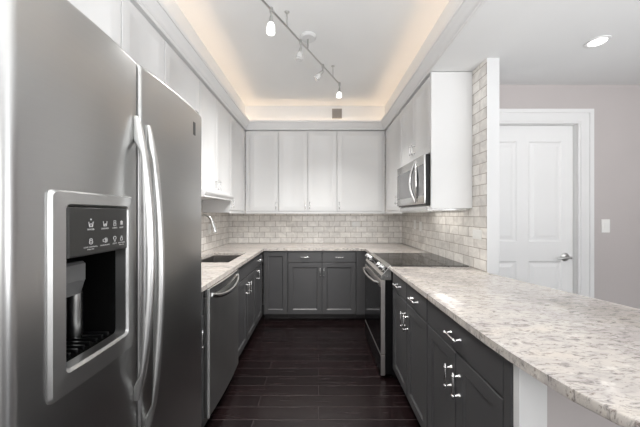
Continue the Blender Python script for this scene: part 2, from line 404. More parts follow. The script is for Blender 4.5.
# upper cabinets -----------------------------------------------------
ZU0, ZU1 = 1.356, 2.497
def upper(kind, f, depth, u0, u1, z0, label, doors, rail=0.034, name='upper_cabinet', group=None, zt=ZU1, fill=()):
    """doors: list of (u0, u1, handle u or None, handle z)"""
    F = frame(kind, f - (0.021 if kind == 'left' else -0.021))
    loc = F((u0 + u1) / 2, -depth / 2, z0)
    t = thing(name, label, 'cabinet', loc, group)
    MB().fbox(F, u0 + 0.0005, u1 - 0.0005, 0, -depth + 0.024, z0 + 0.012, zt - 0.014).build('carcass', M['white_cab'], t)
    MB().fbox(F, u0 + 0.0005, u1 - 0.0005, -0.004, -depth + 0.024, zt - 0.014, zt).build('top_filler', M['white_cab'], t)
    if rail: MB().fbox(F, u0 + 0.0005, u1 - 0.0005, 0.020, -0.002, z0, z0 + rail - 0.004, 0.003).build('light_rail', M['white_cab'], t)
    for a, b in fill:
        MB().fbox(F, a, b, 0.0, 0.0175, z0 + rail - 0.002, zt - 0.014).build('filler_strip', M['white_cab'], t)
    for a, b, hu, hz in doors:
        cab_door(F, a, b, z0 + rail, zt - 0.016, t, 'white_cab', hu, hz, 0.10)
    return t, F
FL, FR, FB = -1.0, 0.91, 3.69
DL = 0.325
upper('back', FB, DL, -0.998, -0.548, ZU0, 'white upper cabinet with one door in the left corner of the back wall', [(-0.94, -0.552, -0.578, 1.47)], fill=[(-0.9975, -0.9405)])
upper('back', FB, DL, -0.548, 0.252, ZU0, 'white upper cabinet with two doors in the middle of the back wall', [(-0.545, -0.149, -0.178, 1.47), (-0.147, 0.25, -0.118, 1.47)])
upper('back', FB, DL, 0.252, 0.908, ZU0, 'white upper cabinet with one wide door at the right end of the back wall', [(0.255, 0.875, 0.283, 1.47)], fill=[(0.8755, 0.9075)])
upper('left', FL, DL, 0.45, 1.372, 1.83, 'white cabinet above the stainless refrigerator', [(0.452, 0.91, None, 0), (0.912, 1.37, None, 0)], rail=0.02)
upper('left', FL, DL, 1.372, 2.272, ZU0, 'white wall cabinet just past the refrigerator, half hidden by it', [(1.374, 1.757, None, 0), (1.759, 2.27, None, 0)])
tS, F_ = upper('left', FL, DL, 2.272, 3.068, 1.50, 'short white wall cabinet over the sink with a moulded bottom valance', [(2.274, 2.648, 2.618, 1.63), (2.65, 3.066, 2.68, 1.63)], rail=0.055)
# moulded valance under the sink cabinet
MB().prism([(0.0, 1.50), (0.026, 1.50), (0.026, 1.512), (0.04, 1.53), (0.046, 1.545), (0.046, 1.553), (0.0, 1.553)], lambda p, y: (-1.0 + p[0] - 0.001, y, p[1]), 2.30, 3.066).build('valance', M['white_cab'], tS)
upper('left', FL, DL, 3.068, 3.688, ZU0, 'white wall cabinet in the left corner beyond the sink cabinet', [(3.07, 3.60, 3.098, 1.465)], fill=[(3.6005, 3.6885)])
tM, F_ = upper('right', FR, DL, 2.200, 2.962, 1.845, 'white wall cabinet above the microwave with a full height end panel', [(2.202, 2.58, 2.552, 1.96), (2.582, 2.96, 2.61, 1.96)], rail=0.004)
MB().box(FR, XR - 0.002, 2.178, 2.1995, 1.395, ZU1 - 0.002, 0.001).build('end_panel', M['white_cab'], tM)
upper('right', FR, DL, 2.962, 3.688, ZU0, 'white wall cabinet in the right corner beyond the microwave', [(2.966, 3.62, 3.10, 1.51)], fill=[(3.6205, 3.6885)])

# base cabinets ------------------------------------------------------
ZB0, ZB1 = 0.085, 0.888
def base(kind, f, depth, u0, u1, label, fronts, toe=0.07, name='base_cabinet', hollow=False):
    F = frame(kind, f - (0.021 if kind == 'left' else -0.021))
    t = thing(name, label, 'cabinet', (*F((u0 + u1) / 2, -depth / 2, 0)[:2], 0))
    if hollow:
        cb = MB().fbox(F, u0 + 0.0006, u1 - 0.0006, 0, -0.018, ZB0, ZB1).fbox(F, u0 + 0.0006, u1 - 0.0006, -depth + 0.042, -depth + 0.024, ZB0, ZB1).fbox(F, u0 + 0.0006, u1 - 0.0006, -0.018, -depth + 0.042, ZB0, ZB0 + 0.018)
        for q0, q1 in ((u0 + 0.0006, u0 + 0.018), (u1 - 0.018, u1 - 0.0006)): cb.fbox(F, q0, q1, -0.018, -depth + 0.042, ZB0 + 0.018, ZB1)
    else: cb = MB().fbox(F, u0 + 0.0006, u1 - 0.0006, 0, -depth + 0.024, ZB0, ZB1)
    cb.build('carcass', M['grey_cab'], t)
    k = MB().fbox(F, u0 + 0.0006, u1 - 0.0006, -toe, -toe - 0.015, 0.001, ZB0)
    k.fbox(F, u0 + 0.0006, u1 - 0.0006, -toe + 0.013, -toe, 0.001, 0.02, 0.004, 2)
    k.build('toe_kick', M['toe'], t)
    for fr in fronts:
        if fr[0] == 'door': cab_door(F, *fr[1:5], t, 'grey_cab', fr[5], fr[6], 0.115)
        else: cab_drawer(F, *fr[1:5], t, 'grey_cab', fr[5])
    return t, F
BLX, BRX, BYF = -0.70, 0.605, 3.40
DB = 0.60
base('left', BLX, DB, 1.20, 1.650, 'narrow charcoal base cabinet between refrigerator and dishwasher', [
    ('drawer', 1.215, 1.648, 0.742, 0.876, 1.46), ('door', 1.215, 1.648, 0.088, 0.738, 1.56, 0.62)])
base('left', BLX, DB, 2.275, 3.03, 'charcoal sink base cabinet beside the dishwasher with two doors', [
    ('drawer', 2.277, 3.028, 0.742, 0.876, None), ('door', 2.277, 2.652, 0.088, 0.738, 2.612, 0.625), ('door', 2.654, 3.028, 0.088, 0.738, 2.694, 0.625)], hollow=True)
base('left', BLX, DB, 3.03, 3.378, 'charcoal base cabinet with a small drawer in the left corner past the sink', [
    ('drawer', 3.032, 3.368, 0.742, 0.876, 3.15), ('door', 3.032, 3.368, 0.088, 0.738, 3.07, 0.66)])
base('back', BYF, DB, -0.699, -0.387, 'charcoal base cabinet with one tall narrow door at the left of the back run', [('door', -0.69, -0.39, 0.088, 0.876, None, 0)])
tb, Fb = base('back', BYF, DB, -0.387, 0.475, 'charcoal base cabinet in the middle of the back run, two drawers over two doors', [
    ('drawer', -0.384, 0.043, 0.742, 0.876, -0.17), ('drawer', 0.045, 0.472, 0.742, 0.876, 0.26),
    ('door', -0.384, 0.043, 0.088, 0.738, 0.02, 0.62), ('door', 0.045, 0.472, 0.088, 0.738, 0.068, 0.62)])
MB().fbox(Fb, 0.476, 0.625, 0.021, -0.02, ZB0, ZB1).build('filler_panel', M['grey_cab'], tb)
MB().fbox(Fb, 0.476, 0.625, -0.07, -0.085, 0.001, ZB0).build('toe_kick', M['toe'], tb)
base('right', BRX, 0.635, 1.505, 2.212, 'charcoal peninsula base cabinet next to the range, two drawers over two doors', [
    ('drawer', 1.508, 1.857, 0.742, 0.876, 1.685), ('drawer', 1.859, 2.205, 0.742, 0.876, 2.03),
    ('door', 1.508, 1.857, 0.088, 0.738, 1.828, 0.61), ('door', 1.859, 2.205, 0.088, 0.738, 1.89, 0.61)])
tc, Fc = base('right', BRX, 0.635, 0.850, 1.505, 'charcoal peninsula base cabinet nearest the camera, one wide drawer over two doors', [
    ('drawer', 0.886, 1.502, 0.742, 0.876, 1.19), ('door', 0.886, 1.191, 0.088, 0.738, 1.157, 0.61), ('door', 1.193, 1.502, 0.088, 0.738, 1.227, 0.61)])
MB().fbox(Fc, 0.850, 0.884, 0.001, 0.019, ZB0, ZB1).build('filler_panel', M['grey_cab'], tc)

# ------------------------------------------------------------------ worktops
ZW0, ZW1 = 0.890, 0.920
SX0, SX1, SY0, SY1 = -1.17, -0.80, 2.39, 3.01
def slab(rects):
    mb = MB()
    for r in rects: mb.box(*r, ZW0, ZW1)
    return mb
cx = -0.682
u = slab([(XL + 0.002, cx, 1.20, SY0), (XL + 0.002, SX0, SY0, SY1), (SX1, cx, SY0, SY1), (XL + 0.002, cx, SY1, 3.385),
          (XL + 0.002, XR - 0.002, 3.385, YB - 0.002), (0.583, XR - 0.002, 2.985, 3.385)])
bmesh.ops.remove_doubles(u.bm, verts=u.bm.verts[:], dist=1e-5)
tag(u.build('countertop', M['granite'], smooth=False), 'speckled cream granite worktop running round the sink and back wall', 'countertop')
pts = [(1.240, 2.208), (0.583, 2.208), (0.583, 1.5), (0.583, 1.05), (0.586, 0.93), (0.592, 0.83), (0.603, 0.74), (0.618, 0.66), (0.640, 0.59), (0.672, 0.535), (0.73, 0.475), (0.82, 0.42), (0.94, 0.385), (1.08, 0.375),
       (1.22, 0.40), (1.35, 0.47), (1.44, 0.60), (1.482, 0.78), (1.487, 0.95), (1.465, 1.12), (1.425, 1.28), (1.34, 1.58), (1.246, 1.94), (1.240, 1.985)]
pts = pts[::-1]
p = MB().prism(pts, lambda q, z: (q[0], q[1], z), ZW0, ZW1, 0.005, 2)
tag(p.build('countertop', M['granite']), 'speckled cream granite peninsula worktop with a rounded near end', 'countertop')

# sink and faucet
t = thing('sink', 'dark undermount sink set in the left granite worktop', 'sink', ((SX0 + SX1) / 2, (SY0 + SY1) / 2, 0.70))
sb = MB()
def rc(x0, x1, y0, y1, z, r, n=5):
    out = []
    for cx_, cy_, a0 in ((x1 - r, y1 - r, 0), (x0 + r, y1 - r, PI / 2), (x0 + r, y0 + r, PI), (x1 - r, y0 + r, 1.5 * PI)):
        for k in range(n): a = a0 + PI / 2 * k / (n - 1); out.append((cx_ + r * math.cos(a), cy_ + r * math.sin(a), z))
    return out
e = 0.001
sb.rings([rc(SX0 - 0.02, SX1 + 0.02, SY0 - 0.02, SY1 + 0.02, ZW0 - 0.001, 0.03), rc(SX0 - e, SX1 + e, SY0 - e, SY1 + e, ZW0 - 0.001, 0.015), rc(SX0 + 0.004, SX1 - 0.004, SY0 + 0.004, SY1 - 0.004, 0.73, 0.02), rc(SX0 + 0.03, SX1 - 0.03, SY0 + 0.03, SY1 - 0.03, 0.705, 0.03)], False, True)
sb.build('bowl', M['sinksteel'], t)
MB()._lathe([(0.0, 0.004), (0.03, 0.004), (0.042, 0.0)], Vector(((SX0 + SX1) / 2, (SY0 + SY1) / 2, 0.7065)), Vector((0, 0, 1)), 20).build('drain', M['chrome'], t)
fx, fy = -1.245, 2.70
t = thing('faucet', 'brushed steel pull-down kitchen faucet arching over the sink', 'faucet', (fx, fy, ZW1))
MB()._lathe([(0.0, 0.0), (0.028, 0.0), (0.028, 0.008), (0.022, 0.014), (0.02, 0.12), (0.014, 0.14), (0, 0.14)], Vector((fx, fy, ZW1 + 0.0005)), Vector((0, 0, 1)), 20).build('base', M['nickel'], t)
arc = [(fx, fy, 1.05), (fx, fy, 1.22)] + [(fx + 0.095 - 0.095 * math.cos(a), fy, 1.24 + 0.10 * math.sin(a)) for a in [0.2 + (2.45 - 0.2) * k / 12 for k in range(13)]]
arc += [(-1.064, fy, 1.27)]
MB().tube(arc, 0.011, 14).build('spout', M['nickel'], t)
MB().tube([(-1.066, fy, 1.278), (-1.06, fy, 1.262), (-1.05, fy, 1.225), (-1.036, fy, 1.168), (-1.033, fy, 1.158)], [0.012, 0.014, 0.018, 0.024, 0.02], 16).build('spray_head', M['chrome'], t)
MB().tube([(fx, fy - 0.018, 1.0), (fx, fy - 0.05, 1.01), (fx - 0.005, fy - 0.10, 1.04)], [0.008, 0.007, 0.006], 10).build('lever', M['nickel'], t)

# ------------------------------------------------------------------ refrigerator
t = thing('refrigerator', 'stainless steel side by side refrigerator with ice and water dispenser', 'refrigerator', (-0.9, 0.80, 0))
FX = -0.505
MB().box(-1.30, FX - 0.19, 0.425, 1.178, 0.02, 1.765, 0.004).box(FX - 0.19, FX - 0.062, 0.425, 1.178, 1.372, 1.763).box(FX - 0.19, FX - 0.062, 0.425, 1.178, 0.022, 1.03).box(FX - 0.19, FX - 0.062, 0.70, 1.178, 1.03, 1.372).box(FX - 0.19, FX - 0.062, 0.425, 0.518, 1.03, 1.372).build('body', M['midgrey'], t)
MB().box(-1.2, FX - 0.10, 0.44, 1.165, 0.0015, 0.02).box(FX - 0.08, FX - 0.05, 0.44, 1.165, 0.012, 0.09).build('base_grille', M['black'], t)
def door_x(y, y0, y1, bow, r, mid):
    """front surface of a bowed door with rounded vertical edges"""
    s = (y - mid) / max(mid - y0, y1 - mid)
    x = FX + bow * (1 - s * s) - bow * 0.25
    for e in (y - y0, y1 - y):
        if e < r: x -= r - math.sqrt(max(0, r * r - (r - e) ** 2))
    return x
def fridge_door(name, y0, y1, bow, r0, r1, mid, hole=None):
    def fx_(y):
        s = (y - mid) / max(mid - y0, y1 - mid)
        x = FX + bow * (1 - s * s) - bow * 0.3
        if y - y0 < r0: x -= r0 - math.sqrt(max(0, r0 * r0 - (r0 - (y - y0)) ** 2))
        if y1 - y < r1: x -= r1 - math.sqrt(max(0, r1 * r1 - (r1 - (y1 - y)) ** 2))
        return x
    z0, z1, rz = 0.10, 1.775, 0.012
    ys = set(); zs = {z0, z1}
    n = 28
    for k in range(n + 1): ys.add(round(y0 + (y1 - y0) * k / n, 5))
    for k in range(9):
        a = PI / 2 * k / 8
        ys.add(round(y0 + r0 * (1 - math.cos(a)), 5)); ys.add(round(y1 - r1 * (1 - math.cos(a)), 5))
    for k in range(5):
        a = PI / 2 * k / 4; zs.add(round(z1 - rz * (1 - math.cos(a)), 5)); zs.add(round(z0 + rz * (1 - math.cos(a)), 5))
    if hole: ys |= {hole[0], hole[1]}; zs |= {hole[2], hole[3]}
    ys, zs = sorted(ys), sorted(zs)
    def dz(z):
        x = 0
        for e in (z - z0, z1 - z):
            if e < rz: x -= rz - math.sqrt(max(0, rz * rz - (rz - e) ** 2))
        return x
    mb = MB(); b = mb.bm; V = {}
    for i, y in enumerate(ys):
        for j, z in enumerate(zs): V[i, j] = b.verts.new((fx_(y) + dz(z), y, z))
    for i in range(len(ys) - 1):
        for j in range(len(zs) - 1):
            if hole and hole[0] - 1e-6 <= ys[i] and ys[i + 1] <= hole[1] + 1e-6 and hole[2] - 1e-6 <= zs[j] and zs[j + 1] <= hole[3] + 1e-6: continue
            b.faces.new((V[i, j], V[i + 1, j], V[i + 1, j + 1], V[i, j + 1]))
    xb = FX - 0.058
    B = [[b.verts.new((xb, y, z)) for z in (z0, z1)] for y in ys]; BZ = {}
    nz_ = len(zs) - 1
    L = [b.verts.new((xb, ys[0], z)) for z in zs]; R = [b.verts.new((xb, ys[-1], z)) for z in zs]
    for i in range(len(ys) - 1):
        b.faces.new((V[i, nz_], V[i + 1, nz_], B[i + 1][1], B[i][1])); b.faces.new((V[i, 0], B[i][0], B[i + 1][0], V[i + 1, 0]))
    for j in range(nz_):
        b.faces.new((V[0, j], V[0, j + 1], L[j + 1], L[j])); b.faces.new((V[len(ys) - 1, j], R[j], R[j + 1], V[len(ys) - 1, j + 1]))
    if not hole: pass
    b.normal_update()
    return mb.build(name, M['steel'], t), fx_
HY_, HZ_ = (0.524, 0.694), (1.042, 1.362)
YS = 0.763
fd, fxz = fridge_door('freezer_door', 0.427, YS - 0.0025, 0.013, 0.022, 0.010, 0.57, (*HY_, *HZ_))
rd, fxr = fridge_door('fridge_door', YS + 0.0025, 1.180, 0.014, 0.010, 0.010, 0.96)
MB().box(FX - 0.061, FX - 0.030, YS - 0.0022, YS + 0.0022, 0.11, 1.77).build('door_gasket', M['gasket'], t)
# dispenser: raised bezel round the recess
dp = MB()
def bez(i0y, i0z, i1y, i1z, dx):
    """rounded rectangle loop that follows the door"""
    r = 0.010; out = []
    for (yy, zz, a0) in ((i1y - r, i1z - r, 0), (i0y + r, i1z - r, PI / 2), (i0y + r, i0z + r, PI), (i1y - r, i0z + r, 1.5 * PI)):
        for k in range(5):
            a = a0 + PI / 2 * k / 4
            y = yy + r * math.cos(a); z = zz + r * math.sin(a); out.append((y, z))
    full = []
    for k, (y, z) in enumerate(out):
        y2, z2 = out[(k + 1) % len(out)]
        for s in range(4 if k % 5 == 4 else 1):
            q = s / 4; yy, zz = y + (y2 - y) * q, z + (z2 - z) * q
            full.append((fxz(min(max(yy, 0.47), 0.735)) + dx, yy, zz))
    return full
dp.rings([bez(0.493, 0.993, 0.727, 1.392, -0.004), bez(0.493, 0.993, 0.727, 1.392, 0.003), bez(0.497, 0.997, 0.723, 1.388, 0.009), bez(0.520, 1.036, 0.698, 1.366, 0.011),
          bez(0.524, 1.042, 0.694, 1.362, 0.006), bez(0.5245, 1.0425, 0.6935, 1.3615, -0.02)], False, False)
disp = dp.build('dispenser', M['steel_bezel'], t)
cv = MB()
x0 = FX - 0.17; xf = FX - 0.018
for (a, b_) in (((x0, xf, HY_[0] - 0.006, HY_[0] - 0.0005, 1.04, 1.36)), ) and []: pass
cv.box(x0 - 0.004, x0, HY_[0], HY_[1], 1.04, 1.364).box(x0, xf + 0.01, HY_[0] - 0.004, HY_[0], 1.04, 1.364).box(x0, xf + 0.01, HY_[1], HY_[1] + 0.004, 1.04, 1.364)
cv.box(x0, xf + 0.01, HY_[0], HY_[1], 1.036, 1.040).box(x0, xf, HY_[0], HY_[1], 1.362, 1.366)
cv.build('recess', M['recess'], disp)
pz0 = 1.258
pn = MB().rings([[(fxz(y) + dx, y, z) for (y, z) in ((HY_[0] + i, pz0 + i), (0.59, pz0 + i), (0.65, pz0 + i), (HY_[1] - i, pz0 + i), (HY_[1] - i, 1.361 - i), (0.65, 1.361 - i), (0.59, 1.361 - i), (HY_[0] + i, 1.361 - i))] for dx, i in ((-0.03, 0.0006), (0.008, 0.0006), (0.0105, 0.003))])
panel = pn.build('control_panel', M['panel'], disp)
MB().box(-0.645, -0.556, 0.585, 0.650, 1.185, 1.235, 0.006).prism([(-0.64, 1.19), (-0.60, 1.158), (-0.566, 1.158), (-0.556, 1.19)], lambda p, y: (p[0], y, p[1]), 0.592, 0.644, 0.002).build('ice_chute', M['chutegrey'], disp)
MB().tube([(-0.592, 0.655, 1.045), (-0.592, 0.655, 1.06), (-0.592, 0.655, 1.158)], [0.013, 0.016, 0.016], 16).build('paddle', M['nickel'], disp)
gr = MB()
for k in range(9): gr.box(x0 + 0.02, xf - 0.006, HY_[0] + 0.012 + k * 0.0175, HY_[0] + 0.019 + k * 0.0175, 1.0405, 1.05, 0.001)
gr.build('drip_tray', M['black'], disp)
# printed icons and words on the control panel
def word(s, y, z, h, parent):
    cu = bpy.data.curves.new('lettering', 'FONT'); cu.body = s; cu.size = h; cu.align_x = 'CENTER'; cu.extrude = 0.0002
    ob = bpy.data.objects.new('lettering', cu); COL.objects.link(ob)
    dg = bpy.context.evaluated_depsgraph_get(); me = bpy.data.meshes.new_from_object(ob.evaluated_get(dg)); bpy.data.objects.remove(ob)
    mb = MB(); mb.bm.from_mesh(me); bpy.data.meshes.remove(me)
    for v in mb.bm.verts: v.co = Vector((fxz(min(max(y + v.co.x, .53), .69)) + 0.0112 + v.co.z, y + v.co.x, z + v.co.y))
    return mb
lines = []
cols = [0.575, 0.614, 0.645, 0.669]
def addm(src): src.build('lettering', M['print'], disp)
for y, s in zip(cols, ('WATER', 'CRUSHED', 'CUBED', 'LIGHT')): addm(word(s, y, 1.3115, 0.0052, panel))
for y, s in zip(cols, ('LOCK CONTROLS', 'DOOR ALARM', 'LIGHT', 'RESET FILTER')): addm(word(s, y, 1.2745, 0.0042 if len(s) > 6 else 0.005, panel))
for y, s in ((cols[0], 'HOLD 3 SEC'), (cols[3], 'HOLD 3 SEC')): addm(word(s, y, 1.270, 0.0032, panel))
def P3(y, z): return (fxz(y) + 0.0115, y, z)
def icon(paths, r=0.0007):
    mb = MB()
    for pth in paths: mb.tube([P3(y, z) for y, z in pth], r, 6)
    mb.build('icon', M['print'], disp)
def circ(y, z, r, a0=0, a1=2 * PI, n=12): return [(y + r * math.cos(a0 + (a1 - a0) * k / n), z + r * math.sin(a0 + (a1 - a0) * k / n)) for k in range(n + 1)]
y, z = cols[0], 1.3185
icon([[(y - .0055, z + .011), (y - .004, z), (y + .004, z), (y + .0055, z + .011)], circ(y, z + .004, .003), circ(y, z + .016, .0012)])
y = cols[1]
icon([[(y - .0055, z + .011), (y - .004, z), (y + .004, z), (y + .0055, z + .011)], circ(y - .001, z + .003, .002), circ(y + .002, z + .004, .0016)])
y = cols[2]
icon([[(y - .0035, z), (y + .0035, z), (y + .0035, z + .006), (y - .0035, z + .006), (y - .0035, z)], [(y - .003, z + .0065), (y + .003, z + .0065), (y + .003, z + .012), (y - .003, z + .012), (y - .003, z + .0065)]])
y = cols[3]
icon([circ(y, z + .006, .0035), [(y - .004, z + .002), (y + .004, z + .01)], [(y - .004, z + .01), (y + .004, z + .002)], [(y, z + .001), (y, z + .012)]])
y, z = cols[0], 1.281
icon([circ(y, z + .005, .0042), circ(y, z + .009, .0035, 0, PI), [(y, z + .003), (y, z + .006)]])
y = cols[1]
icon([[(y - .006, z + .003), (y - .003, z + .003), (y + .001, z), (y + .001, z + .011), (y - .003, z + .008), (y - .006, z + .008), (y - .006, z + .003)], circ(y, z + .0055, .004, -0.9, 0.9), circ(y, z + .0055, .0065, -0.9, 0.9)])
y = cols[2]
icon([circ(y, z + .008, .0042, -1.1, 4.24), [(y - .0015, z + .003), (y - .0015, z), (y + .0015, z), (y + .0015, z + .003)]])
y = cols[3]
icon([[(y - .003, z), (y + .003, z), (y + .0035, z + .007), (y - .0035, z + .007), (y - .003, z)], [(y - .0015, z + .007), (y - .0015, z + .011), (y + .0015, z + .011), (y + .0015, z + .007)]])
# door handles: bowed blades on pads
def fridge_handle(y, z0, z1, fx, parent, out, w=0.0115):
    x0 = fx(y); n = 48; loops = []
    for k in range(n + 1):
        q = k / n; z = z0 + (z1 - z0) * q
        xo = x0 + 0.003 + out * math.sin(PI * (0.02 + 0.96 * q)) ** 0.62
        e = min(z - z0 - 0.03, z1 - z - 0.06)                       # inner side leaves the door past the solid ends
        s_ = min(1, max(0, e / 0.05)); xi = x0 - 0.002 + 0.023 * s_ * s_ * (3 - 2 * s_)
        c_, h = (xo + xi) / 2, max(0.003, (xo - xi) / 2); ww = w * min(1, 0.55 + 6 * min(q, 1 - q))
        loops.append([(c_ + h * math.copysign(abs(math.cos(t_)) ** 1.0, math.cos(t_)), y + ww * math.copysign(abs(math.sin(t_)) ** 1.0, math.sin(t_)), z) for t_ in [2 * PI * j / 20 for j in range(20)]])
    return MB().rings(loops).build('handle', M['handlesteel'], parent, label='long bowed stainless handle')
fridge_handle(0.744, 0.835, 1.615, fxz, fd, 0.053)
fridge_handle(0.790, 0.720, 1.605, fxr, rd, 0.050)
MB().box(fxr(1.085) - 0.002, fxr(1.085) + 0.002, 1.075, 1.094, 1.664, 1.716, 0.001).build('badge', M['darkgrey'], rd, label='small dark badge')
MB().box(FX - 0.06, FX - 0.015, 1.150, 1.174, 1.776, 1.79, 0.004).build('hinge_cover', M['darkgrey'], t)
MB().box(FX - 0.06, FX - 0.015, 0.44, 0.464, 1.776, 1.79, 0.004).build('hinge_cover', M['darkgrey'], t)

# ------------------------------------------------------------------ dishwasher
t = thing('dishwasher', 'dark stainless dishwasher with curved pocket handle', 'dishwasher', (-1.0, 1.96, 0))
DWX, d0, d1 = -0.668, 1.653, 2.271
MB().box(-1.30, DWX - 0.045, d0 + 0.002, d1 - 0.002, 0.02, 0.884).box(-1.25, -0.80, d0 + 0.02, d1 - 0.02, 0.0012, 0.02).build('body', M['darkgrey'], t)
def bow(q): return 0.012 * math.sin(PI * q)
def dw_profile(z0, z1, dx, n=12):
    pts = [(DWX - 0.044, d0 + 0.001), ] + [(DWX + bow(k / n) * 1.0 - 0.006 + dx, d0 + 0.001 + (d1 - d0 - 0.002) * k / n) for k in range(n + 1)] + [(DWX - 0.044, d1 - 0.001)]
    return MB().prism(pts[::-1], lambda p, z: (p[0], p[1], z), z0, z1, 0.002, 1)
dd = dw_profile(0.095, 0.8335, 0).build('door', M['steel_dark'], t)
dw_profile(0.835, 0.886, 0.003).build('control_strip', M['steel_bright'], dd)
MB().box(DWX - 0.014, DWX - 0.001, d0 - 0.002, d0 + 0.010, 0.097, 0.886, 0.002).build('edge_trim', M['edge'], dd, label='stainless door edge with the light on it painted in')
hb = MB()
n = 16; pa = []
for k in range(n + 1):
    q = k / n; yy = d0 + 0.035 + (d1 - d0 - 0.07) * q; pa.append((DWX + 0.002 + 0.034 * math.sin(PI * q) ** 0.6, yy, 0.842 - 0.045 * math.sin(PI * q) ** 0.7))
hb.tube(pa, 0.0145, 12, True, (0.6, 1.0))
hb.build('handle', M['steel_bright'], dd, label='bowed bright stainless handle')
MB().box(-0.79, -0.778, d0 + 0.005, d1 - 0.005, 0.002, 0.09).build('toe_kick', M['black'], t)

# ------------------------------------------------------------------ range
t = thing('range_oven', 'slide-in electric range with black glass cooktop and stainless front', 'range', (0.88, 2.595, 0))
RXF, r0, r1 = 0.512, 2.216, 2.974
MB().box(0.550, 1.225, r0 + 0.004, r1 - 0.004, 0.03, 0.905).box(0.62, 1.2, r0 + 0.02, r1 - 0.02, 0.0012, 0.03).build('body', M['black'], t)
ck = MB().box(0.600, 1.236, r0, r1, 0.906, 0.924, 0.003).build('cooktop', M['blackglass'], t)
for (bx, by, br) in ((0.78, 2.40, 0.11), (0.78, 2.79, 0.085), (1.06, 2.40, 0.085), (1.06, 2.79, 0.11)):
    MB()._lathe([(br, 0.0), (br, 0.0006), (br - 0.003, 0.0006), (br - 0.003, 0.0)], Vector((bx, by, 0.9238)), Vector((0, 0, 1)), 40).build('burner_ring', M['darkgrey'], ck)
cp = MB().prism([(0.516, 0.806), (0.516, 0.842), (0.588, 0.924), (0.599, 0.926), (0.599, 0.806)][::-1], lambda p, y: (p[0], y, p[1]), r0, r1, 0.002, 1).build('control_panel', M['steel_bright'], t)
nrm = Vector((-0.082, 0, 0.072)).normalized(); tang = Vector((0.072, 0, 0.082)).normalized()
cpos = Vector((0.552, 0, 0.883))
for yy in (2.285, 2.375, 2.815, 2.905):
    c0 = Vector((cpos.x, yy, cpos.z)) + nrm * 0.001
    kb = MB()._lathe([(0.0, 0.0), (0.029, 0.0), (0.029, 0.007), (0.025, 0.010), (0.023, 0.042), (0.019, 0.046), (0.0, 0.046)], c0, nrm, 20).build('knob', M['chrome'], cp)
    a = c0 + nrm * 0.048
    MB().tube([a - tang * 0.017, a + tang * 0.017], [0.004, 0.004], 8).build('knob_grip', M['chrome'], cp)
MB().prism([(0.5355, 0.8665), (0.5715, 0.9075), (0.5725, 0.9065), (0.5365, 0.8655)], lambda p, y: (p[0] - 0.0012, y, p[1] + 0.0012), 2.45, 2.74).build('display', M['blackglass'], cp)
od = MB().box(RXF, RXF + 0.036, r0, r1, 0.195, 0.802, 0.0025, 1).build('oven_door', M['steel_satin'], t)
MB().box(RXF - 0.003, RXF + 0.002, r0 + 0.008, r1 - 0.012, 0.205, 0.745, 0.0015).build('oven_window', M['blackglass'], od)
n = 20; pa = []
for k in range(n + 1):
    q = k / n; pa.append((RXF - 0.004 - 0.052 * math.sin(PI * q) ** 0.45, r0 + 0.045 + (r1 - r0 - 0.09) * q, 0.772))
MB().tube(pa, 0.0115, 12).build('handle', M['steel_bright'], od, label='bowed stainless oven handle')
dr = MB().box(RXF, RXF + 0.036, r0, r1, 0.022, 0.188, 0.0025, 1).build('storage_drawer', M['steel_satin'], t)
MB().box(RXF - 0.003, RXF + 0.002, r0 + 0.008, r1 - 0.012, 0.03, 0.18, 0.0015).build('drawer_front', M['blackglass'], dr)

# ------------------------------------------------------------------ microwave
t = thing('microwave', 'stainless over-the-range microwave with lens-shaped handle', 'microwave', (1.05, 2.58, 1.42))
m0, m1, mz0, mz1, MX = 2.204, 2.958, 1.422, 1.838, 0.862
MB().box(MX + 0.015, XR - 0.003, m0, m1, mz0, mz1, 0.003).build('body', M['black'], t)
md = MB().box(MX, MX + 0.014, m0, m1, mz0 + 0.012, mz1, 0.003, 2).build('door', M['steel_bright'], t)
MB().box(MX - 0.0025, MX + 0.001, m0 + 0.19, m1 - 0.01, 1.502, 1.762, 0.001).build('window', M['mw_glass'], md)
MB().box(MX - 0.0025, MX + 0.001, m0 + 0.004, m0 + 0.165, 1.502, 1.762, 0.001).build('control_panel', M['mw_glass'], md)
for sgn in (1, -1):  # handle bar, then its mirror image in the door built as a second bar
    pa = []; n = 18
    for k in range(n + 1):
        q = k / n; s = math.sin(PI * q)
        pa.append((MX - 0.006 - 0.034 * s if sgn > 0 else MX - 0.004 - 0.012 * s, m0 + 0.178 + (0.045 if sgn > 0 else -0.040) * s, 1.452 + 0.36 * q))
    MB().tube(pa, 0.0105, 12).build('handle', M['chrome'], md, label='curved chrome bar, the handle paired with its modelled reflection')
lens = [(m0 + 0.178 + (0.036 if j < 19 else -0.032) * math.sin(PI * (j if j < 19 else 36 - j) / 18), 1.462 + 0.34 * (j if j < 19 else 36 - j) / 18) for j in range(36)]
MB().prism(lens, lambda p, x: (x, p[0], p[1]), MX - 0.004, MX - 0.0026).build('handle_reflection', M['blackglass'], md, label='dark lens-shaped plate standing in for the reflection behind the handle')  # dark plate added to imitate the dark reflection inside the handle
MB().box(MX + 0.06, MX + 0.30, m0 + 0.05, m1 - 0.05, mz0 - 0.006, mz0 + 0.002, 0.002).build('vent_grille', M['nickel'], t)
MB().box(MX + 0.03, MX + 0.05, m0 + 0.004, m1 - 0.004, mz0 - 0.045, mz0 - 0.007, 0.002).box(XR - 0.03, XR - 0.004, m0 + 0.004, m1 - 0.004, mz0 - 0.045, mz0 - 0.007, 0.002).box(MX + 0.05, XR - 0.03, m0 + 0.004, m0 + 0.024, mz0 - 0.045, mz0 - 0.007, 0.002).box(MX + 0.05, XR - 0.03, m1 - 0.024, m1 - 0.004, mz0 - 0.045, mz0 - 0.007, 0.002).build('hood_panel', M['steel_bright'], t)
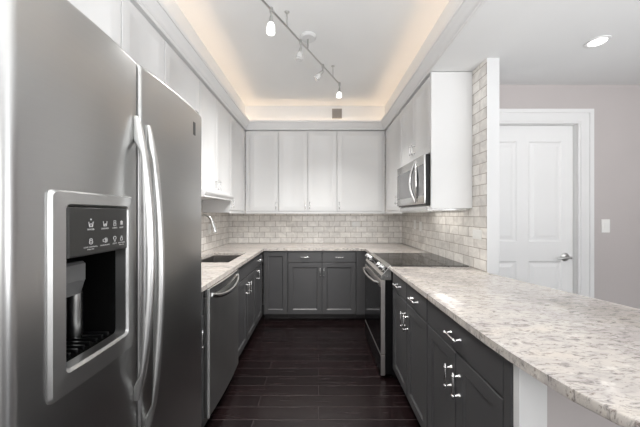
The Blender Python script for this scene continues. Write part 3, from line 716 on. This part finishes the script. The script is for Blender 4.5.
MB().box(MX + 0.09, MX + 0.31, 2.32, 2.84, mz0 - 0.016, mz0 - 0.0075, 0.001).build('hood_fill', M['hood_fill'], t, label='added glowing panel that brightens the right-hand tiles')  # glowing panel added under the microwave to brighten the right-hand tiles

# ------------------------------------------------------------------ lighting fixtures, plates
t = thing('track_light', 'brushed nickel track light with four glass spotlights on the tray ceiling', 'track light', (-0.085, 2.25, ZT))
def rail(y): return Vector((-0.09 + (y - 2.25) * 0.522, y, 2.72))
MB().tube([rail(1.35), rail(2.0), rail(2.86)], 0.0075, 10).build('rail', M['nickel'], t)
cn = MB()._lathe([(0.0, 0.0), (0.066, 0.0), (0.066, 0.012), (0.055, 0.022), (0.0, 0.024)], Vector((-0.085, 2.25, ZT - 0.001)), Vector((0, 0, -1)), 28).build('canopy', M['stub_paint'], t)
MB().cyl((-0.088, 2.25, ZT - 0.024), (-0.09, 2.25, 2.722), 0.006).build('stem', M['nickel'], cn)
for yy in (1.98, 2.70):
    r = rail(yy)
    MB()._lathe([(0.0, 0.0), (0.018, 0.0), (0.014, 0.005), (0.004, 0.007), (0.004, ZT - 2.722), (0, ZT - 2.722)], Vector((r.x, r.y, ZT - 0.001)), Vector((0, 0, -1)), 14).build('standoff', M['nickel'], t)
for yy, dirv, L in ((1.815, (-0.05, 0.03, -1), 0.068), (2.15, (-0.14, 0.0, -1), 0.058), (2.50, (-0.75, 0.1, -0.75), 0.058), (2.845, (-0.05, 0.05, -1), 0.05)):
    r = rail(yy); dv = Vector(dirv).normalized()
    hd = MB().tube([r + Vector((0, 0, 0.014)), r - Vector((0, 0, 0.016))], 0.0125, 14).tube([r - Vector((0, 0, 0.012)), r - Vector((0, 0, 0.05))], 0.0055, 10)
    j = r - Vector((0, 0, 0.05))
    hd.tube([j - dv * 0.008, j + dv * 0.012, j + dv * 0.04], [0.009, 0.012, 0.017], 14)
    h = hd.build('spot_head', M['nickel'], t)
    g = j + dv * 0.038
    MB()._lathe([(0.0, 0.0), (0.017, 0.0), (0.024, 0.012), (0.029, L * 0.75), (0.029, L * 0.86), (0.026, L), (0.0, L - 0.003)], g, dv, 20).build('glass_shade', M['opal' if yy < 2 or yy > 2.8 else 'opal_dim'], h, label='lit frosted glass shade')
    sl = bpy.data.lights.new('spot_bulb', 'SPOT'); sl.energy = 38; sl.spot_size = math.radians(124); sl.spot_blend = 1.0; sl.shadow_soft_size = 0.03; sl.color = (1, 0.985, 0.96)
    so = bpy.data.objects.new('spot_bulb', sl); COL.objects.link(so); so.location = g + dv * (L + 0.03); so.rotation_euler = Vector((dv.x * 0.4, dv.y * 0.4, dv.z)).to_track_quat('-Z', 'Y').to_euler()
    MB()._lathe([(0.0292, L * 0.77), (0.0305, L * 0.80), (0.0305, L * 0.84), (0.0292, L * 0.87)], g, dv, 20).build('shade_ring', M['chrome'], h)
LED = []
for i, (a, b) in enumerate(((( HX0 + 0.022, HY0 + 0.05), (HX0 + 0.022, HY1 - 0.05)), ((HX1 - 0.022, HY0 + 0.05), (HX1 - 0.022, HY1 - 0.05)), ((HX0 + 0.05, HY1 - 0.022), (HX1 - 0.05, HY1 - 0.022)))):
    mb = MB().box(min(a[0], b[0]) - 0.006, max(a[0], b[0]) + 0.006, min(a[1], b[1]) - 0.006, max(a[1], b[1]) + 0.006, ZC + 0.06, ZC + 0.066)
    tag(mb.build('led_strip', M['led']), ('warm light strip hidden behind the left crown moulding', 'warm light strip hidden behind the right crown moulding', 'warm light strip hidden behind the back crown moulding')[i], 'light strip')
for i, (lx, ly) in enumerate(DOWNLIGHTS):
    if i == 0:
        t = thing('ceiling_light', 'round white recessed downlight lit in the right ceiling', 'ceiling light', (lx, ly, ZC))
        MB()._lathe([(0.047, -0.001), (0.065, 0.0005), (0.063, 0.006), (0.048, 0.008), (0.044, -0.001)], Vector((lx, ly, ZC)), Vector((0, 0, -1)), 36).build('trim_ring', M['white_trim'], t)
        MB()._lathe([(0.0, 0.002), (0.046, 0.002), (0.046, 0.0005), (0.0, 0.0005)], Vector((lx, ly, ZC)), Vector((0, 0, -1)), 36).build('lens', M['lens'], t)
t = thing('air_vent', 'small taupe square air vent on the back of the tray ceiling', 'vent', (0.245, HY1, 2.725))
MB().box(0.185, 0.32, HY1 - 0.008, HY1 - 0.0005, 2.655, 2.79, 0.002).build('frame', M['vent'], t)
vb = MB()
for k in range(7): vb.box(0.197, 0.308, HY1 - 0.011, HY1 - 0.0082, 2.668 + k * 0.0165, 2.678 + k * 0.0165)
vb.build('louvres', M['vent'], t)

def plate(kind, f, u, z, w, h, label, cat, name, parts):
    F = frame(kind, f); t = thing(name, label, cat, F(u, 0, z))
    MB().fbox(F, u - w / 2, u + w / 2, 0.0004, 0.006, z - h / 2, z + h / 2, 0.002).build('cover_plate', M['plate'], t)
    for (du, dz_, pw, ph, nm, mm) in parts:
        MB().fbox(F, u + du - pw / 2, u + du + pw / 2, 0.0062, 0.0085, z + dz_ - ph / 2, z + dz_ + ph / 2, 0.001).build(nm, M[mm], t)
sock = [(0, 0.02, 0.034, 0.028, 'socket', 'plate'), (0, -0.02, 0.034, 0.028, 'socket', 'plate')]
plate('right', XR, 2.112, 1.188, 0.115, 0.075, 'white outlet plate on the right tiled wall near its open end', 'outlet', 'wall_outlet', [(0.024, 0, 0.032, 0.034, 'socket', 'plate'), (-0.024, 0, 0.032, 0.034, 'socket', 'plate')])
plate('right', XR, 3.28, 1.20, 0.072, 0.115, 'white outlet plate low on the tiles below the microwave, nearer one of the pair', 'outlet', 'wall_outlet', sock)
plate('right', XR, 3.47, 1.215, 0.072, 0.115, 'white switch plate on the right tiles closest to the back corner', 'switch', 'wall_switch', [(0, 0, 0.032, 0.065, 'rocker', 'plate')])
plate('back', YB, 0.558, 1.204, 0.115, 0.075, 'white outlet plate on the back wall tiles left of the range corner', 'outlet', 'wall_outlet', [(0.024, 0, 0.032, 0.034, 'socket', 'plate'), (-0.024, 0, 0.032, 0.034, 'socket', 'plate')])
plate('left', XL, 3.29, 1.17, 0.075, 0.115, 'white outlet plate on the left tiles behind the faucet', 'outlet', 'wall_outlet', sock)
plate('back', YD, 2.548, 1.243, 0.075, 0.118, 'white light switch on the mauve wall right of the door', 'light switch', 'light_switch', [(0, 0, 0.034, 0.066, 'rocker', 'plate')])
